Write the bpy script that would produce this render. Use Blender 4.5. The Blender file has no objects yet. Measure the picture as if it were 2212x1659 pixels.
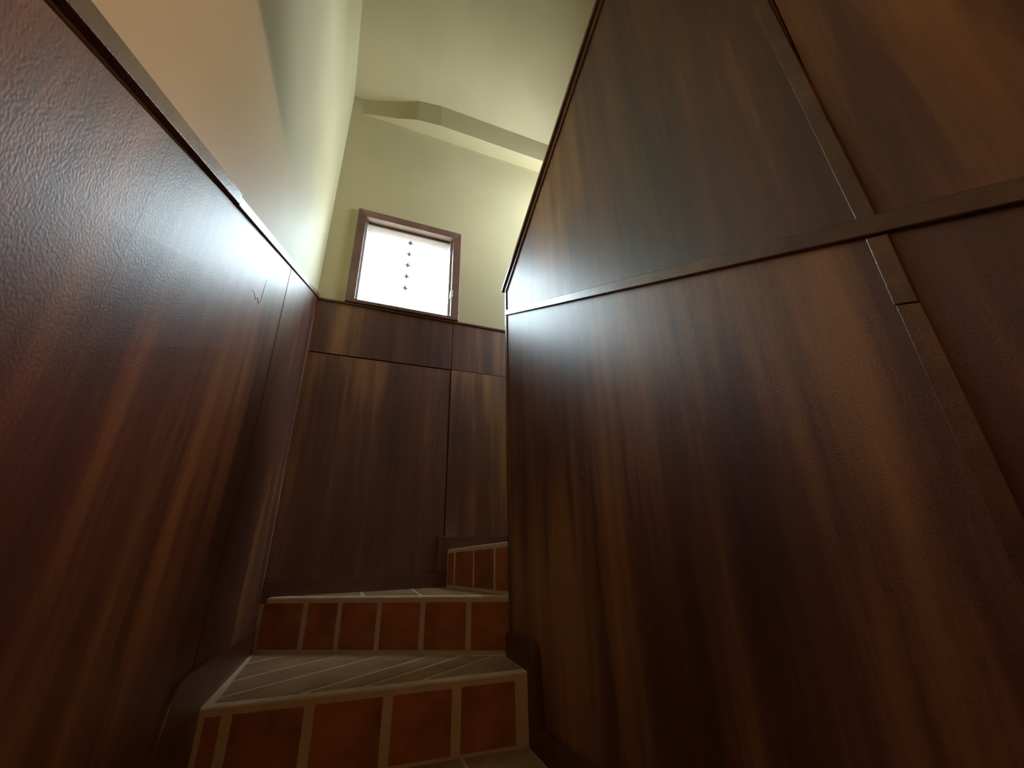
import bpy, bmesh, math, random
from mathutils import Vector, Matrix

# ---------------------------------------------------------------- camera, sky, exposure
Z0 = 1.08                       # camera height above the hall floor; all heights below are relative to the camera
scene = bpy.context.scene
C = scene.collection
F_PX = 863.54
PITCH, ROLL, YAW = 0.3750, 0.0188, 0.3844
cam_data = bpy.data.cameras.new('camera')
cam_data.sensor_fit = 'HORIZONTAL'
cam_data.sensor_width = 36.0
cam_data.lens = 36.0 * F_PX / 2212.0
cam_data.clip_start = 0.01
cam = bpy.data.objects.new('camera', cam_data)
C.objects.link(cam)
fw = Vector((math.sin(YAW) * math.cos(PITCH), math.cos(YAW) * math.cos(PITCH), math.sin(PITCH)))
rt = Vector((math.cos(YAW), -math.sin(YAW), 0))
dn = fw.cross(rt)
r2 = math.cos(ROLL) * rt + math.sin(ROLL) * dn
d2 = -math.sin(ROLL) * rt + math.cos(ROLL) * dn
m = Matrix(((r2.x, -d2.x, -fw.x), (r2.y, -d2.y, -fw.y), (r2.z, -d2.z, -fw.z)))
cam.matrix_world = Matrix.Translation((0, 0, Z0)) @ m.to_4x4()
scene.camera = cam

SKY = 29.0
world = bpy.data.worlds.new('overcast_sky')
scene.world = world
world.use_nodes = True
wn = world.node_tree
wn.nodes['Background'].inputs['Color'].default_value = (0.78, 0.91, 1.0, 1)
wn.nodes['Background'].inputs['Strength'].default_value = SKY

def portal(name, loc, size_x, size_y, rot):
    l = bpy.data.lights.new(name, 'AREA')
    l.shape = 'RECTANGLE'
    l.size, l.size_y = size_x, size_y
    l.cycles.is_portal = True
    o = bpy.data.objects.new(name, l)
    o.location = loc
    o.rotation_euler = rot
    C.objects.link(o)
    return o
portal('window_daylight', (0.163, 2.03, Z0 + 1.45), 0.52, 0.58, (math.radians(-90), 0, 0))
portal('upper_window_daylight', (1.53, 1.52, Z0 + 1.925), 0.75, 0.64, (0, math.radians(90), 0))

scene.cycles.use_light_tree = False
scene.cycles.max_bounces = 5
scene.cycles.diffuse_bounces = 3
scene.cycles.glossy_bounces = 2
scene.cycles.transmission_bounces = 3
vs = scene.view_settings
vs.view_transform = 'Standard'
vs.look = 'None'
vs.exposure = 0.0
vs.gamma = 1.0
vs.use_curve_mapping = False

# ---------------------------------------------------------------- measures (metres, z relative to the camera)
XL, XR, XO = -0.26, 0.586, 1.45          # left wall, partition face, outer wall behind the partition
YB, YN, YF = 1.937, 1.500, -2.30         # back wall, end of the partition, wall behind the camera
Z1, Z2 = -0.361, -0.181                  # treads
ZFLOOR = -Z0
ZC = 1.155                               # wainscot cap on the back wall
ZD = 0.857                               # joint between the two rows of back panels
LCM = 0.461                              # slope of the left cap
ZK = 2.668                               # where the sloping ceiling meets the back wall
CSL = -0.736
def capz(y): return ZC + LCM * (y - YB)
def railz(y): return 0.975 + 0.479 * (y - YN)       # lower edge of the sloping rail on the partition
def topz(y): return 1.118 - 0.592 * (y - YN)        # top of the partition
def xleft(y, z):
    g = min(1, max(0, (YB - y) / 0.6)); k = min(1, max(0, (0.3 - z) / 0.65))
    return XL - 0.02 * g * k

# ---------------------------------------------------------------- materials
def new_mat(name):
    mt = bpy.data.materials.new(name)
    mt.use_nodes = True
    nt = mt.node_tree
    return mt, nt, nt.nodes['Principled BSDF']
def ramp(nt, stops):
    r = nt.nodes.new('ShaderNodeValToRGB')
    el = r.color_ramp.elements
    el[0].position, el[0].color = stops[0][0], (*stops[0][1], 1)
    el[1].position, el[1].color = stops[-1][0], (*stops[-1][1], 1)
    for p, c in stops[1:-1]:
        e = el.new(p); e.color = (*c, 1)
    return r
def noise(nt, vec, scale, detail=4, rough=0.5, dist=0.0):
    n = nt.nodes.new('ShaderNodeTexNoise')
    n.inputs['Scale'].default_value = scale
    n.inputs['Detail'].default_value = detail
    n.inputs['Roughness'].default_value = rough
    n.inputs['Distortion'].default_value = dist
    nt.links.new(vec, n.inputs['Vector'])
    return n
def mapping(nt, scale, rot=(0, 0, 0), per_object=True):
    tc = nt.nodes.new('ShaderNodeTexCoord')
    mp = nt.nodes.new('ShaderNodeMapping')
    mp.inputs['Scale'].default_value = scale
    mp.inputs['Rotation'].default_value = rot
    nt.links.new(tc.outputs['Object'], mp.inputs['Vector'])
    if per_object:
        oi = nt.nodes.new('ShaderNodeObjectInfo')
        mul = nt.nodes.new('ShaderNodeMath'); mul.operation = 'MULTIPLY'; mul.inputs[1].default_value = 37.0
        nt.links.new(oi.outputs['Random'], mul.inputs[0])
        cb = nt.nodes.new('ShaderNodeCombineXYZ')
        for i in range(3): nt.links.new(mul.outputs[0], cb.inputs[i])
        nt.links.new(cb.outputs[0], mp.inputs['Location'])
    return mp.outputs['Vector']
def bump(nt, bs, h, strength, dist, prev=None):
    b = nt.nodes.new('ShaderNodeBump')
    b.inputs['Strength'].default_value = strength
    b.inputs['Distance'].default_value = dist
    nt.links.new(h, b.inputs['Height'])
    if prev is not None: nt.links.new(prev, b.inputs['Normal'])
    nt.links.new(b.outputs['Normal'], bs.inputs['Normal'])
    return b.outputs['Normal']

def wood(name, dark, mid, light, grain_scale=(11, 11, 0.75), rough=0.46, peel=0.14, spec=0.9):
    mt, nt, bs = new_mat(name)
    v = mapping(nt, grain_scale)
    n1 = noise(nt, v, 1.0, 5, 0.66)
    v2 = mapping(nt, (1.6, 1.6, 0.9))
    n2 = noise(nt, v2, 1.3, 1, 0.5)
    mixf = nt.nodes.new('ShaderNodeMath'); mixf.operation = 'MULTIPLY_ADD'
    nt.links.new(n2.outputs['Fac'], mixf.inputs[0]); mixf.inputs[1].default_value = 0.55
    add = nt.nodes.new('ShaderNodeMath'); add.operation = 'MULTIPLY_ADD'
    nt.links.new(n1.outputs['Fac'], add.inputs[0]); add.inputs[1].default_value = 0.72; add.inputs[2].default_value = -0.13
    nt.links.new(add.outputs[0], mixf.inputs[2])
    rp = ramp(nt, [(0.31, dark), (0.52, mid), (0.70, light)])
    nt.links.new(mixf.outputs[0], rp.inputs['Fac'])
    nt.links.new(rp.outputs['Color'], bs.inputs['Base Color'])
    # varnish: satin, slightly uneven, with orange peel
    bs.inputs['Roughness'].default_value = rough
    bs.inputs['Specular IOR Level'].default_value = spec
    vp = mapping(nt, (1, 1, 0.75))
    np_ = noise(nt, vp, 400, 0, 0.5, 0.0)
    b1 = bump(nt, bs, np_.outputs['Fac'], peel, 0.0015)
    return mt
def plaster(name, a, b, rough=0.55, bump_s=0.15, spec=0.5):
    mt, nt, bs = new_mat(name)
    bs.inputs['Specular IOR Level'].default_value = spec
    v = mapping(nt, (1, 1, 1), per_object=False)
    n1 = noise(nt, v, 2.2, 2, 0.55)
    rp = ramp(nt, [(0.35, a), (0.65, b)])
    nt.links.new(n1.outputs['Fac'], rp.inputs['Fac'])
    nt.links.new(rp.outputs['Color'], bs.inputs['Base Color'])
    bs.inputs['Roughness'].default_value = rough
    n2 = noise(nt, v, 60, 1, 0.65)
    bump(nt, bs, n2.outputs['Fac'], bump_s, 0.002)
    return mt
def plain(name, col, rough=0.6, var=0.25, metallic=0.0, bump_s=0.2, scale=30):
    mt, nt, bs = new_mat(name)
    v = mapping(nt, (1, 1, 1))
    n1 = noise(nt, v, scale * 0.25, 4, 0.6)
    lo = tuple(c * (1 - var) for c in col); hi = tuple(min(1, c * (1 + var)) for c in col)
    rp = ramp(nt, [(0.3, lo), (0.7, hi)])
    nt.links.new(n1.outputs['Fac'], rp.inputs['Fac'])
    nt.links.new(rp.outputs['Color'], bs.inputs['Base Color'])
    bs.inputs['Roughness'].default_value = rough
    bs.inputs['Metallic'].default_value = metallic
    if bump_s:
        n2 = noise(nt, v, scale * 4, 3, 0.6)
        bump(nt, bs, n2.outputs['Fac'], bump_s, 0.002)
    return mt

WOOD = wood('varnished_plywood', (0.048, 0.011, 0.010), (0.155, 0.051, 0.024), (0.40, 0.18, 0.062))
WOODT = wood('varnished_trim', (0.06, 0.018, 0.009), (0.14, 0.056, 0.025), (0.24, 0.11, 0.047), (9, 9, 9), 0.34, 0.15)
WOODR = wood('dark_red_skirting', (0.05, 0.014, 0.012), (0.10, 0.028, 0.02), (0.15, 0.05, 0.035), (6, 6, 6), 0.36, 0.15)
WOODF = wood('window_frame_wood', (0.13, 0.06, 0.045), (0.20, 0.10, 0.075), (0.28, 0.15, 0.11), (7, 7, 7), 0.40, 0.10)
PLASTER = plaster('cream_green_paint', (0.58, 0.505, 0.29), (0.64, 0.555, 0.325), 0.55)
PLGLOSS = plaster('cream_green_satin_paint', (0.56, 0.50, 0.31), (0.62, 0.55, 0.345), 0.58, spec=0.25)
TILE = plain('terracotta_tile', (0.40, 0.13, 0.042), 0.5, 0.35)
TILET = plain('worn_tread_tile', (0.38, 0.23, 0.125), 0.5, 0.25)
GROUT = plain('sandy_grout', (0.66, 0.53, 0.34), 0.85, 0.15, bump_s=0.5)
CORE = plain('dark_joint', (0.020, 0.010, 0.007), 0.9, 0.2)
ALU = plain('pale_metal_channel', (0.62, 0.64, 0.62), 0.35, 0.1, 0.3)
CLIP = plain('grey_clip', (0.25, 0.27, 0.28), 0.5, 0.1, 0.2)
EAVE = plain('porch_soffit_boards', (0.22, 0.21, 0.185), 0.7, 0.05)
YARD = plain('pale_dry_earth', (0.26, 0.24, 0.19), 0.9, 0.2)
YARDW = plain('blocker_wall_render', (0.30, 0.28, 0.24), 0.9, 0.2)
GLASSM, _nt, _bs = new_mat('frosted_louver_glass')
_nt.nodes.remove(_bs)
_tr = _nt.nodes.new('ShaderNodeBsdfTransparent'); _tr.inputs['Color'].default_value = (0.97, 1, 1, 1)
_tl = _nt.nodes.new('ShaderNodeBsdfTranslucent'); _tl.inputs['Color'].default_value = (0.9, 0.95, 0.95, 1)
_gl = _nt.nodes.new('ShaderNodeBsdfGlossy'); _gl.inputs['Roughness'].default_value = 0.2
_m1 = _nt.nodes.new('ShaderNodeMixShader'); _m2 = _nt.nodes.new('ShaderNodeMixShader')
_m1.inputs['Fac'].default_value = 0.08
_nt.links.new(_tr.outputs[0], _m1.inputs[1]); _nt.links.new(_tl.outputs[0], _m1.inputs[2])
_m2.inputs['Fac'].default_value = 0.04
_nt.links.new(_m1.outputs[0], _m2.inputs[1]); _nt.links.new(_gl.outputs[0], _m2.inputs[2])
_nt.links.new(_m2.outputs[0], _nt.nodes['Material Output'].inputs['Surface'])

# ---------------------------------------------------------------- mesh helpers
def tag(o, label=None, cat=None, group=None, kind=None):
    if label: o['label'] = label
    if cat: o['category'] = cat
    if group: o['group'] = group
    if kind: o['kind'] = kind
    return o
def link(name, bm, mats, parent=None, smooth=False):
    bmesh.ops.recalc_face_normals(bm, faces=bm.faces[:])
    me = bpy.data.meshes.new(name)
    bm.to_mesh(me); bm.free()
    for mt in (mats if isinstance(mats, (list, tuple)) else [mats]): me.materials.append(mt)
    if smooth:
        for p in me.polygons: p.use_smooth = True
    o = bpy.data.objects.new(name, me)
    C.objects.link(o)
    if parent is not None: o.parent = parent
    return o
def empty(name, loc):
    o = bpy.data.objects.new(name, None)
    o.location = loc; o.empty_display_size = 0.1
    C.objects.link(o)
    return o
def P(x, y, z): return Vector((x, y, z + Z0))
def add_prism(bm, pts, ext, bevel=0.0, mat=0):
    """pts: polygon (world Vectors); ext: extrusion Vector."""
    a = [bm.verts.new(p) for p in pts]
    b = [bm.verts.new(p + ext) for p in pts]
    fs = [bm.faces.new(a), bm.faces.new(list(reversed(b)))]
    n = len(pts)
    for i in range(n):
        fs.append(bm.faces.new((a[i], b[i], b[(i + 1) % n], a[(i + 1) % n])))
    for f_ in fs: f_.material_index = mat
    if bevel > 0:
        bmesh.ops.recalc_face_normals(bm, faces=fs)
        es = list({e for f_ in fs for e in f_.edges})
        bmesh.ops.bevel(bm, geom=es, offset=bevel, segments=2, profile=0.5, affect='EDGES', clamp_overlap=True)
def prism(name, pts, ext, mat, parent=None, bevel=0.0):
    bm = bmesh.new()
    add_prism(bm, pts, ext, bevel)
    return link(name, bm, mat, parent)
def yz_prism(name, x, poly, dx, mat, parent=None, bevel=0.0):
    return prism(name, [P(x, y, z) for y, z in poly], Vector((dx, 0, 0)), mat, parent, bevel)
def xz_prism(name, y, poly, dy, mat, parent=None, bevel=0.0):
    return prism(name, [P(x, y, z) for x, z in poly], Vector((0, dy, 0)), mat, parent, bevel)
def add_box(bm, x0, x1, y0, y1, z0, z1, bevel=0.0, mat=0):
    add_prism(bm, [P(x0, y0, z0), P(x1, y0, z0), P(x1, y1, z0), P(x0, y1, z0)], Vector((0, 0, z1 - z0)), bevel, mat)
def box(name, x0, x1, y0, y1, z0, z1, mat, parent=None, bevel=0.0):
    bm = bmesh.new(); add_box(bm, x0, x1, y0, y1, z0, z1, bevel)
    return link(name, bm, mat, parent)
def tube(name, pts, r, mat, parent=None, sides=6):
    bm = bmesh.new(); rings = []
    for i, p in enumerate(pts):
        t = (pts[min(i + 1, len(pts) - 1)] - pts[max(i - 1, 0)]).normalized()
        u = t.orthogonal().normalized(); w = t.cross(u)
        rr = r if 0 < i < len(pts) - 1 else r * 0.4
        rings.append([bm.verts.new(p + rr * (math.cos(k * 2 * math.pi / sides) * u + math.sin(k * 2 * math.pi / sides) * w)) for k in range(sides)])
    for a, b in zip(rings, rings[1:]):
        for k in range(sides):
            bm.faces.new((a[k], a[(k + 1) % sides], b[(k + 1) % sides], b[k]))
    bm.faces.new(rings[0]); bm.faces.new(list(reversed(rings[-1])))
    return link(name, bm, mat, parent, True)

# ---------------------------------------------------------------- the shell
ZTOP = 3.75
yflat = YB + (ZTOP - ZK) / CSL
# left wall: plaster above the cap in one satin paint, a dark backing behind the panels below it
bm = bmesh.new()
low = [(YF, capz(YF)), (YB, capz(YB))]
add_prism(bm, [P(XL - 0.004, y, z) for y, z in low + [(YB, ZK), (yflat, ZTOP), (YF, ZTOP)]], Vector((-0.14, 0, 0)), 0, 0)
add_prism(bm, [P(XL - 0.05, y, z) for y, z in [(YF, ZFLOOR), (YB, ZFLOOR), (YB, capz(YB)), (YF, capz(YF))]], Vector((-0.094, 0, 0)), 0, 1)
wall_left = tag(link('wall_left', bm, [PLGLOSS, CORE]), 'left stairwell wall, painted plaster above dark varnished wainscot', 'wall', kind='structure')
# back wall with the window opening
WX0, WX1, WZ0, WZ1 = -0.133, 0.459, 1.157, 1.769
FR = 0.045
ox0, ox1, oz0, oz1 = WX0 + 0.02, WX1 - 0.02, WZ0 + 0.004, WZ1 - 0.02
bm = bmesh.new()
for a in [(XL - 0.14, XO + 0.12, ZC - 0.004, oz0), (XL - 0.14, ox0, oz0, oz1), (ox1, XO + 0.12, oz0, oz1), (XL - 0.14, XO + 0.12, oz1, ZK + 0.1)]:
    add_box(bm, a[0], a[1], YB, YB + 0.16, a[2], a[3])
add_box(bm, XL - 0.14, XO + 0.12, YB + 0.014, YB + 0.16, ZFLOOR, ZC - 0.004, 0, 1)
wall_back = tag(link('wall_back', bm, [PLASTER, CORE]), 'back stairwell wall with small window above two rows of varnished panels', 'wall', kind='structure')
# outer wall behind the partition, with the upper window that lights the ceiling
UY0, UY1, UZ0, UZ1 = 1.20, 1.84, 1.55, 2.30
bm = bmesh.new()
for a in [(YF, YB, ZFLOOR, UZ0), (YF, UY0, UZ0, UZ1), (UY1, YB, UZ0, UZ1), (YF, YB, UZ1, ZTOP)]:
    add_box(bm, XO, XO + 0.12, a[0], a[1], a[2], a[3])
tag(link('wall_outer', bm, PLASTER), 'outer cream wall beside the upper flight of stairs', 'wall', kind='structure')
tag(box('wall_front', XL - 0.14, XO + 0.12, YF - 0.12, YF, ZFLOOR, ZTOP, PLASTER), 'cream wall at the foot of the stairs', 'wall', kind='structure')
# ceiling: slopes up from the back wall, then flat
bm = bmesh.new()
t_ = 0.10
add_prism(bm, [P(XL - 0.14, y, z) for y, z in [(YB + 0.16, ZK + CSL * 0.16), (yflat, ZTOP), (YF - 0.12, ZTOP), (YF - 0.12, ZTOP + t_), (yflat, ZTOP + t_), (YB + 0.16, ZK + CSL * 0.16 + t_)]], Vector((XO - XL + 0.26, 0, 0)))
tag(link('ceiling', bm, PLASTER), 'sloping cream plaster ceiling over the stairwell', 'ceiling', kind='structure')
tag(box('floor', XL - 0.14, XO + 0.12, YF - 0.12, YB + 0.16, ZFLOOR - 0.1, ZFLOOR, TILE), 'terracotta hall floor at the foot of the stairs', 'floor', kind='structure')
tag(box('floor_upper', XL, XO, YF, -1.0, 1.62, 1.80, PLASTER), 'upper floor slab over the foot of the stairs', 'floor', kind='structure')
# plaster beam under the ceiling at the back wall, dying into the wall near the left corner
bm = bmesh.new()
rings = []
for x, k in ((-0.20, 0.01), (0.00, 0.45), (0.13, 0.85), (0.28, 1.0), (XO, 1.0)):
    d_ = 0.09 * k
    rings.append([bm.verts.new(P(x, y, z)) for y, z in [(YB + 0.002, 2.535), (YB - d_, 2.535 + 0.01 * k), (YB - d_, ZK - CSL * d_), (YB + 0.002, ZK)]])
for a, b in zip(rings, rings[1:]):
    for i in range(4): bm.faces.new((a[i], a[(i + 1) % 4], b[(i + 1) % 4], b[i]))
bm.faces.new(rings[0]); bm.faces.new(list(reversed(rings[-1])))
tag(link('trim_1', bm, PLASTER), 'shallow plaster beam where sloping ceiling meets back wall', 'beam', kind='structure')

# ---------------------------------------------------------------- left wainscot
def left_panel(y0, y1, ztop_off=0.0):
    """varnished sheet following the slightly warped wall; bottom goes below the stairs."""
    bm = bmesh.new()
    ny, nz = 8, 10
    front, back = [], []
    for i in range(ny + 1):
        y = y0 + (y1 - y0) * i / ny
        zt = capz(y) - 0.0005 - 0.0075 * min(1, max(0, (0.73 - y) / 0.35)); zb = max(ZFLOOR, min(-0.75 + 0.46 * (min(y, 1.1) - 1.0), zt - 0.15))
        fr, bk = [], []
        for j in range(nz + 1):
            z = zb + (zt - zb) * j / nz
            x = xleft(y, z)
            e = 0.0003 if i in (0, ny) else 0
            fr.append(bm.verts.new(P(x - e, y, z))); bk.append(bm.verts.new(P(x - 0.024, y, z)))
        front.append(fr); back.append(bk)
    for i in range(ny):
        for j in range(nz):
            bm.faces.new((front[i][j], front[i + 1][j], front[i + 1][j + 1], front[i][j + 1]))
            bm.faces.new((back[i][j], back[i][j + 1], back[i + 1][j + 1], back[i + 1][j]))
        bm.faces.new((front[i][0], back[i][0], back[i + 1][0], front[i + 1][0]))
        bm.faces.new((front[i][nz], front[i + 1][nz], back[i + 1][nz], back[i][nz]))
    for j in range(nz):
        bm.faces.new((front[0][j], front[0][j + 1], back[0][j + 1], back[0][j]))
        bm.faces.new((front[ny][j], back[ny][j], back[ny][j + 1], front[ny][j + 1]))
    return link('panel', bm, WOOD, wall_left)
left_panel(-0.95, 0.48735)
near_panel = left_panel(0.4876, 1.260)
left_panel(1.2685, YB)
# cap moulding along the slope
def left_cap(y0, y1, h, p, name='cap_rail', drop=0.0):
    return yz_prism(name, XL - 0.004, [(y0, capz(y0) - drop), (y1, capz(y1) - drop), (y1, capz(y1) - drop + h), (y0, capz(y0) - drop + h)], p + 0.004, WOODT, wall_left, 0.0012)
left_cap(-0.95, 0.7155, 0.025, 0.008, drop=-0.003)
left_cap(0.7165, YB, 0.022, 0.007, drop=-0.001)
# varnish drips and a scratch on the nearest sheets
random.seed(4)
def drip(pts): tube('varnish_drip', [P(xleft(y, z) + 0.0003, y, z) for y, z in pts], 0.0005, WOODT, near_panel, 5)
drip([(0.93, 0.545), (0.955, 0.552), (0.975, 0.545), (0.99, 0.56), (1.01, 0.553), (1.02, 0.57), (1.022, 0.60), (1.028, 0.64)])
# skirting on the left of the winder, rounded at its near end
sk = [(1.925, -0.62), (1.925, -0.285), (1.50, -0.27), (1.21, -0.252), (1.165, -0.258), (1.135, -0.285), (1.118, -0.33), (1.11, -0.40), (1.10, -0.62)]
bm = bmesh.new()
add_prism(bm, [P(xleft(y, z) + 0.007, y, z) for y, z in sk], Vector((-0.02, 0, 0)), 0.0015)
link('skirting', bm, WOODR, wall_left)

# ---------------------------------------------------------------- back wainscot
PT = 0.016                                # panel thickness in front of the backing
XJ = 0.434
def back_panel(x0, x1, z0, z1, proud=0.0):
    return xz_prism('panel', YB + 0.013, [(x0, z0), (x1, z0), (x1, z1), (x0, z1)], -(0.013 + proud), WOOD, wall_back, 0.0012)
back_panel(XL, XJ - 0.0015, ZD + 0.003, ZC - 0.004, 0.000)
back_panel(XJ + 0.0015, XO, ZD + 0.003, ZC - 0.004, 0.002)
back_panel(XL, XJ - 0.0015, -0.55, ZD - 0.003, 0.000)
back_panel(XJ + 0.0015, XO, -0.55, ZD - 0.001, 0.005)
xz_prism('cap_rail', YB + 0.01, [(XL, ZC - 0.011), (XO, ZC - 0.011), (XO, ZC), (XL, ZC)], -0.018, WOODT, wall_back, 0.0015)
# stepped skirting above the treads
def back_skirt(poly): return xz_prism('skirting', YB, poly, -0.013, WOODR, wall_back, 0.002)
back_skirt([(-0.255, Z2 - 0.02), (0.449, Z2 - 0.02), (0.449, -0.128), (-0.255, -0.128)])
back_skirt([(0.403, -0.127), (0.449, -0.127), (0.449, -0.03), (XO, -0.01), (XO, 0.026), (0.403, 0.026)])

# ---------------------------------------------------------------- partition on the right
XT = 0.098                                # thickness
yr = [(-0.95, topz(-0.95)), (YN - 0.004, topz(YN - 0.004))]
YJ = 0.0                                  # far jamb of the hall doorway that opens under the upper flight
def headz(y): return 0.735 + 0.13 * (y + 0.218)
core = [(YJ, ZFLOOR), (YN - 0.004, ZFLOOR), yr[1], (-0.95, min(topz(-0.95), 2.56)), (-0.95, headz(-0.95)), (YJ, headz(YJ))]
wall_right = tag(yz_prism('wall_right', XR + 0.012, core, XT - 0.012, [PLASTER]), 'wood-panelled partition on the right with sloping top cap', 'wall', kind='structure')
YBAT0, YBAT1 = 0.191, 0.212
RH = 0.028
def rpanel(poly): return yz_prism('panel', XR + 0.013, poly, -0.013, WOOD, wall_right, 0.001)
ya, yb_ = 0.2005, 0.2025
yo = YN - 0.003
rpanel([(yb_, railz(yb_) + 0.012), (yo, railz(yo) + 0.012), (yo, topz(yo)), (yb_, topz(yb_))])
rpanel([(YJ, headz(YJ)), (YJ, railz(YJ) + 0.012), (ya, railz(ya) + 0.012), (ya, topz(ya)), (-0.95, topz(-0.95)), (-0.95, headz(-0.95))])
lower_far = rpanel([(yb_, -0.95), (yo, -0.75), (yo, railz(yo) + 0.010), (yb_, railz(yb_) + 0.010)])
rpanel([(YJ, ZFLOOR), (ya, -0.95), (ya, railz(ya) + 0.010), (YJ, railz(YJ) + 0.010)])
yz_prism('sloping_rail', XR + 0.002, [(YJ, railz(YJ)), (YN, railz(YN)), (YN, railz(YN) + RH), (YJ, railz(YJ) + RH)], -0.012, WOODT, wall_right, 0.0015)
zu = railz(0.2) + RH + 0.001
yz_prism('batten', XR + 0.002, [(YBAT0 + 0.002, zu - 0.004), (YBAT1 + 0.001, zu + 0.003), (0.230, 0.95), (0.245, topz(0.245)), (0.222, topz(0.222)), (0.208, 0.95)], -0.008, WOODT, wall_right, 0.001)
zl = railz(0.2) - 0.001
yz_prism('batten', XR + 0.002, [(YBAT0, 0.248), (YBAT1, 0.256), (YBAT1, zl + 0.004), (YBAT0, zl - 0.005)], -0.007, WOODT, wall_right, 0.001)
yz_prism('batten', XR + 0.002, [(YBAT0 - 0.012, -0.95), (YBAT1 - 0.012, -0.95), (YBAT1 - 0.001, 0.2545), (YBAT0 - 0.001, 0.2465)], -0.006, WOODT, wall_right, 0.001)
# edging at the end of the partition: a flat strip with a lip
box('end_trim', XR - 0.006, XR + XT + 0.006, YN - 0.012, YN + 0.006, -0.70, topz(YN) + 0.004, WOODT, wall_right, 0.004)
box('end_lip', XR - 0.003, XR + XT + 0.003, YN + 0.006, YN + 0.018, -0.70, topz(YN) - 0.002, WOODT, wall_right, 0.004)
# top cap: a strip under an overhanging board
def along_top(name, off0, off1, x0, x1, y1, bevel=0.0015):
    y0 = -0.95
    return yz_prism(name, x0, [(y0, topz(y0) + off0), (y1, topz(y1) + off0), (y1, topz(y1) + off1), (y0, topz(y0) + off1)], x1 - x0, WOODT, wall_right, bevel)
along_top('cap_moulding', -0.022, 0.006, XR - 0.007, XR + XT + 0.007, YN)
along_top('top_cap', 0.008, 0.026, XR - 0.016, XR + XT + 0.016, YN + 0.022)
# skirting stepping down beside the first riser
rs = [(YN - 0.013, -0.62), (YN - 0.013, -0.292), (1.288, -0.283), (1.275, -0.287), (1.268, -0.300), (1.242, -0.485), (0.90, -0.462), (0.90, -0.62)]
yz_prism('skirting', XR, rs, -0.026, WOODR, wall_right, 0.003)
bm = bmesh.new()
bmesh.ops.create_uvsphere(bm, u_segments=8, v_segments=5, radius=0.0022, matrix=Matrix.Translation(P(XR - 0.0002, 0.950, 0.169)))
link('nail_head', bm, ALU, lower_far)

# ---------------------------------------------------------------- window in the back wall
window = tag(empty('window_1', P((WX0 + WX1) / 2, YB, WZ0)), 'small bright louver window with brown wooden frame', 'window', kind='structure')
def wpart(name, o):
    o.parent = window; o.matrix_parent_inverse = Matrix.Translation(-window.location)
    return o
yf0, yf1 = YB - 0.016, YB + 0.13
ix0, ix1, iz0, iz1 = WX0 + FR, WX1 - FR, WZ0 + 0.020, WZ1 - FR
wpart('frame', xz_prism('frame_top', yf0, [(WX0, WZ1), (WX1, WZ1), (ix1, iz1), (ix0, iz1)], 0.14, WOODF, None, 0.002))
wpart('frame', xz_prism('frame_side', yf0, [(WX0, WZ0), (ix0, iz0), (ix0, iz1), (WX0, WZ1)], 0.14, WOODF, None, 0.002))
wpart('frame', xz_prism('frame_side', yf0, [(WX1, WZ0), (WX1, WZ1), (ix1, iz1), (ix1, iz0)], 0.14, WOODF, None, 0.002))
wpart('frame', xz_prism('frame_sill', yf0, [(WX0, WZ0), (WX1, WZ0), (ix1, iz0), (ix0, iz0)], 0.14, WOODF, None, 0.002))
wpart('bead', box('frame_bead', ix0, ix1, YB + 0.03, YB + 0.055, iz1 - 0.014, iz1, WOODF, None, 0.002))
for x0 in (ix0, ix1 - 0.012):
    wpart('ch', box('louver_channel', x0, x0 + 0.012, YB + 0.02, YB + 0.075, iz0, iz1 - 0.001, ALU, None, 0.002))
NL = 7
pitch_l = (iz1 - iz0) / NL
for i in range(NL):
    zc = iz0 + pitch_l * (i + 0.5)
    a = math.radians(62)
    dy, dz = math.cos(a) * (pitch_l * 0.56), math.sin(a) * (pitch_l * 0.56)
    yc = YB + 0.05
    pts = [P(ix0 + 0.013, yc - dy, zc + dz), P(ix0 + 0.013, yc + dy, zc - dz), P(ix1 - 0.013, yc + dy, zc - dz), P(ix1 - 0.013, yc - dy, zc + dz)]
    pane = wpart('p', prism('louver_pane', pts, Vector((0, 0.004 * math.sin(a), 0.004 * math.cos(a))), GLASSM, None, 0))
    if 0 < i < 6:
        bm = bmesh.new()
        xm = (ix0 + ix1) / 2 + 0.005 * (i - 3) * 0.3
        add_box(bm, xm - 0.014, xm + 0.014, yc - dy - 0.004, yc - dy, zc + dz - 0.008, zc + dz + 0.001, 0.0008)
        add_box(bm, xm - 0.005, xm + 0.005, yc - dy - 0.005, yc - dy - 0.001, zc + dz - 0.018, zc + dz + 0.012, 0.0008)
        cl = link('glass_clip', bm, CLIP, pane)
# louver handle on the right jamb
wpart('h', box('latch', ix1 - 0.004, ix1 + 0.006, YB - 0.024, YB + 0.01, 1.30, 1.345, ALU, None, 0.002))
# roof eave outside, seen through the topmost pane
# (extended outward to keep steep sky light off the lower walls) and the yard below
tag(box('trim_2', XL - 3.0, XO + 3.0, YB + 0.16, 3.40, 2.93, 3.05, EAVE), 'roof eave outside the small window, deepened to block steep sky light', 'roof', kind='structure')
tag(box('wall_blocker', -12, 12, 5.0, 5.25, ZFLOOR - 0.1, 2.75, YARDW), 'unseen yard wall added to block low daylight', 'wall', kind='structure')  # out of view, added to cut low daylight entering the window
tag(box('ground', -30, 30, YB + 0.16, 40, ZFLOOR - 0.2, ZFLOOR - 0.1, YARD), 'bare yard outside the small window', 'ground', kind='structure')
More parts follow.
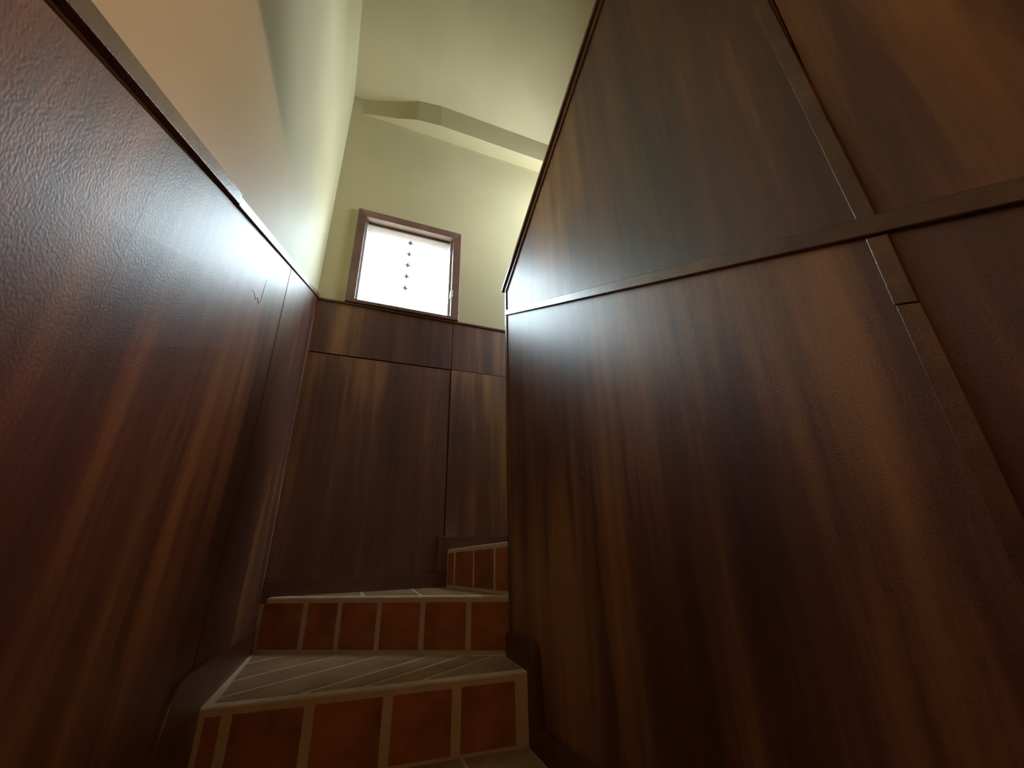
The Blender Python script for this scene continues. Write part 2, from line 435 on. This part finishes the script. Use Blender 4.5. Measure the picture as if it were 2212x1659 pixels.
# upper window, out of view behind the partition
window2 = tag(empty('window_2', P(XO, (UY0 + UY1) / 2, UZ0)), 'upper window beside the second flight of stairs', 'window', kind='structure')
for nm, b in (('frame_top', (UY0, UY1, UZ1 - 0.05, UZ1)), ('frame_sill', (UY0, UY1, UZ0, UZ0 + 0.05)), ('frame_side', (UY0, UY0 + 0.05, UZ0, UZ1)), ('frame_side', (UY1 - 0.05, UY1, UZ0, UZ1))):
    o = box(nm, XO - 0.01, XO + 0.12, *b, WOODF, None, 0.002)
    o.parent = window2; o.matrix_parent_inverse = Matrix.Translation(-window2.location)

# ---------------------------------------------------------------- staircase
stairs = tag(empty('staircase', P(0.16, 1.3, ZFLOOR)), 'winding staircase with terracotta tiled steps and sandy grout joints', 'staircase')
def spart(o, parent=None):
    o.parent = parent or stairs
    if parent is None: o.matrix_parent_inverse = Matrix.Translation(-stairs.location)
    return o
def clip(poly, n, c, keep_less):
    out = []
    s = 1 if keep_less else -1
    f_ = lambda p: s * (n[0] * p[0] + n[1] * p[1] - c)
    for i, p in enumerate(poly):
        q = poly[(i + 1) % len(poly)]
        a, b = f_(p), f_(q)
        if a <= 0: out.append(p)
        if (a < 0 < b) or (b < 0 < a):
            t = a / (a - b); out.append((p[0] + t * (q[0] - p[0]), p[1] + t * (q[1] - p[1])))
    return out
def area(poly): return abs(sum(p[0] * q[1] - q[0] * p[1] for p, q in zip(poly, poly[1:] + poly[:1]))) / 2
def inset(poly, dists):
    """clip a convex ccw polygon inward along each of its edges"""
    res = list(poly)
    for i, p in enumerate(poly):
        q = poly[(i + 1) % len(poly)]
        L = math.hypot(q[0] - p[0], q[1] - p[1])
        n = ((q[1] - p[1]) / L, -(q[0] - p[0]) / L)           # outward for ccw
        c = n[0] * p[0] + n[1] * p[1] - dists[i]
        res = clip(res, n, c, True)
    return res
def step(poly, z, zb, zs=None):
    """grout-coloured body of one step; zs: optional height per corner"""
    bm = bmesh.new()
    zs = zs or [z] * len(poly)
    top = [bm.verts.new(P(x, y, q)) for (x, y), q in zip(poly, zs)]
    bot = [bm.verts.new(P(x, y, zb)) for x, y in poly]
    bm.faces.new(top); bm.faces.new(list(reversed(bot)))
    n = len(poly)
    for i in range(n): bm.faces.new((bot[i], bot[(i + 1) % n], top[(i + 1) % n], top[i]))
    bmesh.ops.recalc_face_normals(bm, faces=bm.faces[:])
    bmesh.ops.bevel(bm, geom=[e for e in bm.edges if all(v in top for v in e.verts)], offset=0.006, segments=2, profile=0.5, affect='EDGES')
    return spart(link('step', bm, GROUT))
def tread_tiles(st, poly, z, dists, n, cuts, gap=0.006):
    base = inset(poly, dists)
    cuts = [-9] + cuts + [9]
    for a, b in zip(cuts, cuts[1:]):
        t = clip(clip(base, n, a + gap, False), n, b - gap, True)
        if len(t) > 2 and area(t) > 0.0004:
            prism('tread_tile', [P(x, y, z - 0.006) for x, y in t], Vector((0, 0, 0.0075)), TILET, st, 0.001)
def riser_tiles(st, A, B, s_list, z0, z1, z1b=None):
    """tiles on the vertical face from A to B; s_list: (s0, s1) ranges in metres"""
    L = math.hypot(B[0] - A[0], B[1] - A[1])
    ux, uy = (B[0] - A[0]) / L, (B[1] - A[1]) / L
    nx, ny = uy, -ux                                            # towards the climber
    z1b = z1 if z1b is None else z1b
    for s0, s1 in s_list:
        za, zb = z1 + (z1b - z1) * s0 / L, z1 + (z1b - z1) * s1 / L
        pts = [P(A[0] + ux * s - nx * 0.006, A[1] + uy * s - ny * 0.006, q) for s, q in ((s0, z0), (s1, z0), (s1, zb), (s0, za))]
        prism('riser_tile', pts, Vector((nx, ny, 0)) * 0.0075, TILE, st, 0.001)
H = 0.18
# straight steps of the lower flight, below the camera
yfront = [1.305 - 0.30, 1.305 - 0.60]
lx = XL - 0.018
zt = Z1 - H
k = 0
y_hi = 1.40
for k in range(3):
    y0 = 1.005 - 0.32 * k
    poly = [(lx, y0), (XR, y0), (XR, y_hi), (lx, y_hi)]
    st = step(poly, zt, ZFLOOR)
    tread_tiles(st, [(lx, y0), (XR, y0), (XR, y0 + 0.33), (lx, y0 + 0.33)], zt, [0.025, 0.03, 0.0, 0.03], (1, 0), [-0.03, 0.17, 0.37])
    riser_tiles(st, (lx, y0), (XR, y0), [(0.02, 0.235), (0.25, 0.43), (0.445, 0.62), (0.635, 0.80)], zt - H + 0.012, zt - 0.022)
    y_hi = y0 + 0.02; zt -= H
# winder 1
A1, B1 = (lx, 1.378), (XR, 1.305)
poly1 = [A1, B1, (XR, 1.49), (XR + 0.02, 1.515), (lx, YB)]
st = step(poly1, Z1, ZFLOOR)
ang = math.radians(31)
nn = (-math.sin(ang), math.cos(ang))
tread_tiles(st, [A1, B1, (XR, 1.492), (lx, 1.925)], Z1, [0.028, 0.03, 0.012, 0.035], nn, [1.03, 1.12, 1.212, 1.36, 1.487, 1.65], 0.007)
riser_tiles(st, A1, B1, [(0.024, 0.058), (0.082, 0.242), (0.267, 0.433), (0.459, 0.618), (0.645, 0.802)], Z1 - H + 0.010, Z1 - 0.020)
# winder 2
A2, B2 = (lx + 0.018, YB), (XR + 0.02, 1.496)
poly2 = [A2, B2, (0.70, 1.53), (0.60, YB)]
st = step(poly2, Z2, ZFLOOR)
tread_tiles(st, [A2, B2, (0.595, 1.54), (0.445, YB - 0.013)], Z2, [0.03, 0.005, 0.012, 0.02], (1, 0), [0.1, 0.3], 0.007)
riser_tiles(st, A2, B2, [(0.02, 0.176), (0.196, 0.31), (0.328, 0.46), (0.478, 0.622), (0.641, 0.79), (0.810, 0.945)], Z1 + 0.012, Z2 - 0.020)
# winder 3
A3, B3 = (0.447, YB), (0.602, 1.53)
poly3 = [A3, B3, (0.70, 1.53), (1.30, YB)]
st = step(poly3, 0, ZFLOOR, [-0.030, 0.002, 0.002, -0.030])
riser_tiles(st, A3, B3, [(0.018, 0.062), (0.075, 0.20), (0.21, 0.332), (0.345, 0.43)], Z2 + 0.010, -0.046, -0.018)
# winders 4 and 5, then the upper flight behind the partition
st = step([(1.30, YB), (0.69, 1.53), (0.69, 1.50), (XO, 1.50), (XO, YB)], 0.17, ZFLOOR)
zt = 0.17
for k in range(8):
    zt += H
    y1 = 1.505 - 0.30 * k
    step([(0.69, y1 - 0.31), (XO, y1 - 0.31), (XO, y1), (0.69, y1)], zt, zt - 0.42)

# ---------------------------------------------------------------- pendant lamp in the hall beside the stairs
LAMPM, _nt, _bs = new_mat('glowing_bulb')
_bs.inputs['Base Color'].default_value = (0.9, 0.85, 0.75, 1)
_bs.inputs['Emission Color'].default_value = (1.0, 0.66, 0.42, 1)
_bs.inputs['Emission Strength'].default_value = 5.0
LAMPM.cycles.emission_sampling = 'NONE'
lamp = tag(empty('pendant_lamp', P(1.15, -0.75, 1.18)), 'bulb pendant lamp with added light-blocking bowl in the hall under the upper flight', 'lamp')
bm = bmesh.new()
bmesh.ops.create_cone(bm, cap_ends=True, segments=24, radius1=0.05, radius2=0.04, depth=0.025, matrix=Matrix.Translation((0, 0, -0.0125)))
link('ceiling_rose', bm, ALU, lamp)
bm = bmesh.new()
bmesh.ops.create_cone(bm, cap_ends=True, segments=8, radius1=0.003, radius2=0.003, depth=0.46, matrix=Matrix.Translation((0, 0, -0.25)))
link('cord', bm, CORE, lamp)
bm = bmesh.new()
bmesh.ops.create_cone(bm, cap_ends=True, segments=16, radius1=0.018, radius2=0.014, depth=0.05, matrix=Matrix.Translation((0, 0, -0.50)))
link('socket', bm, ALU, lamp)
bm = bmesh.new()
bmesh.ops.create_uvsphere(bm, u_segments=16, v_segments=10, radius=0.020, matrix=Matrix.Translation((0, 0, -0.545)))
link('bulb', bm, LAMPM, lamp, True)
# opaque bowl, open at the top, added to cut the bulb's downward light
bm = bmesh.new()
prof = [(0.004, -0.655), (0.025, -0.650), (0.045, -0.635), (0.058, -0.598), (0.060, -0.598), (0.048, -0.640), (0.026, -0.656), (0.004, -0.660)]
rg = [[bm.verts.new((q * math.cos(a * math.pi / 16), q * math.sin(a * math.pi / 16), z)) for a in range(32)] for q, z in prof]
for a, b in zip(rg, rg[1:] + rg[:1]):
    for i in range(32): bm.faces.new((a[i], a[(i + 1) % 32], b[(i + 1) % 32], b[i]))
link('bowl_blocker', bm, CORE, lamp, True)
pl = bpy.data.lights.new('bulb_light', 'POINT')
pl.energy = 48.0
pl.color = (1.0, 0.65, 0.49)
pl.shadow_soft_size = 0.012
po = bpy.data.objects.new('bulb_light', pl)
po.location = (0, 0, -0.585)
po.parent = lamp
C.objects.link(po)
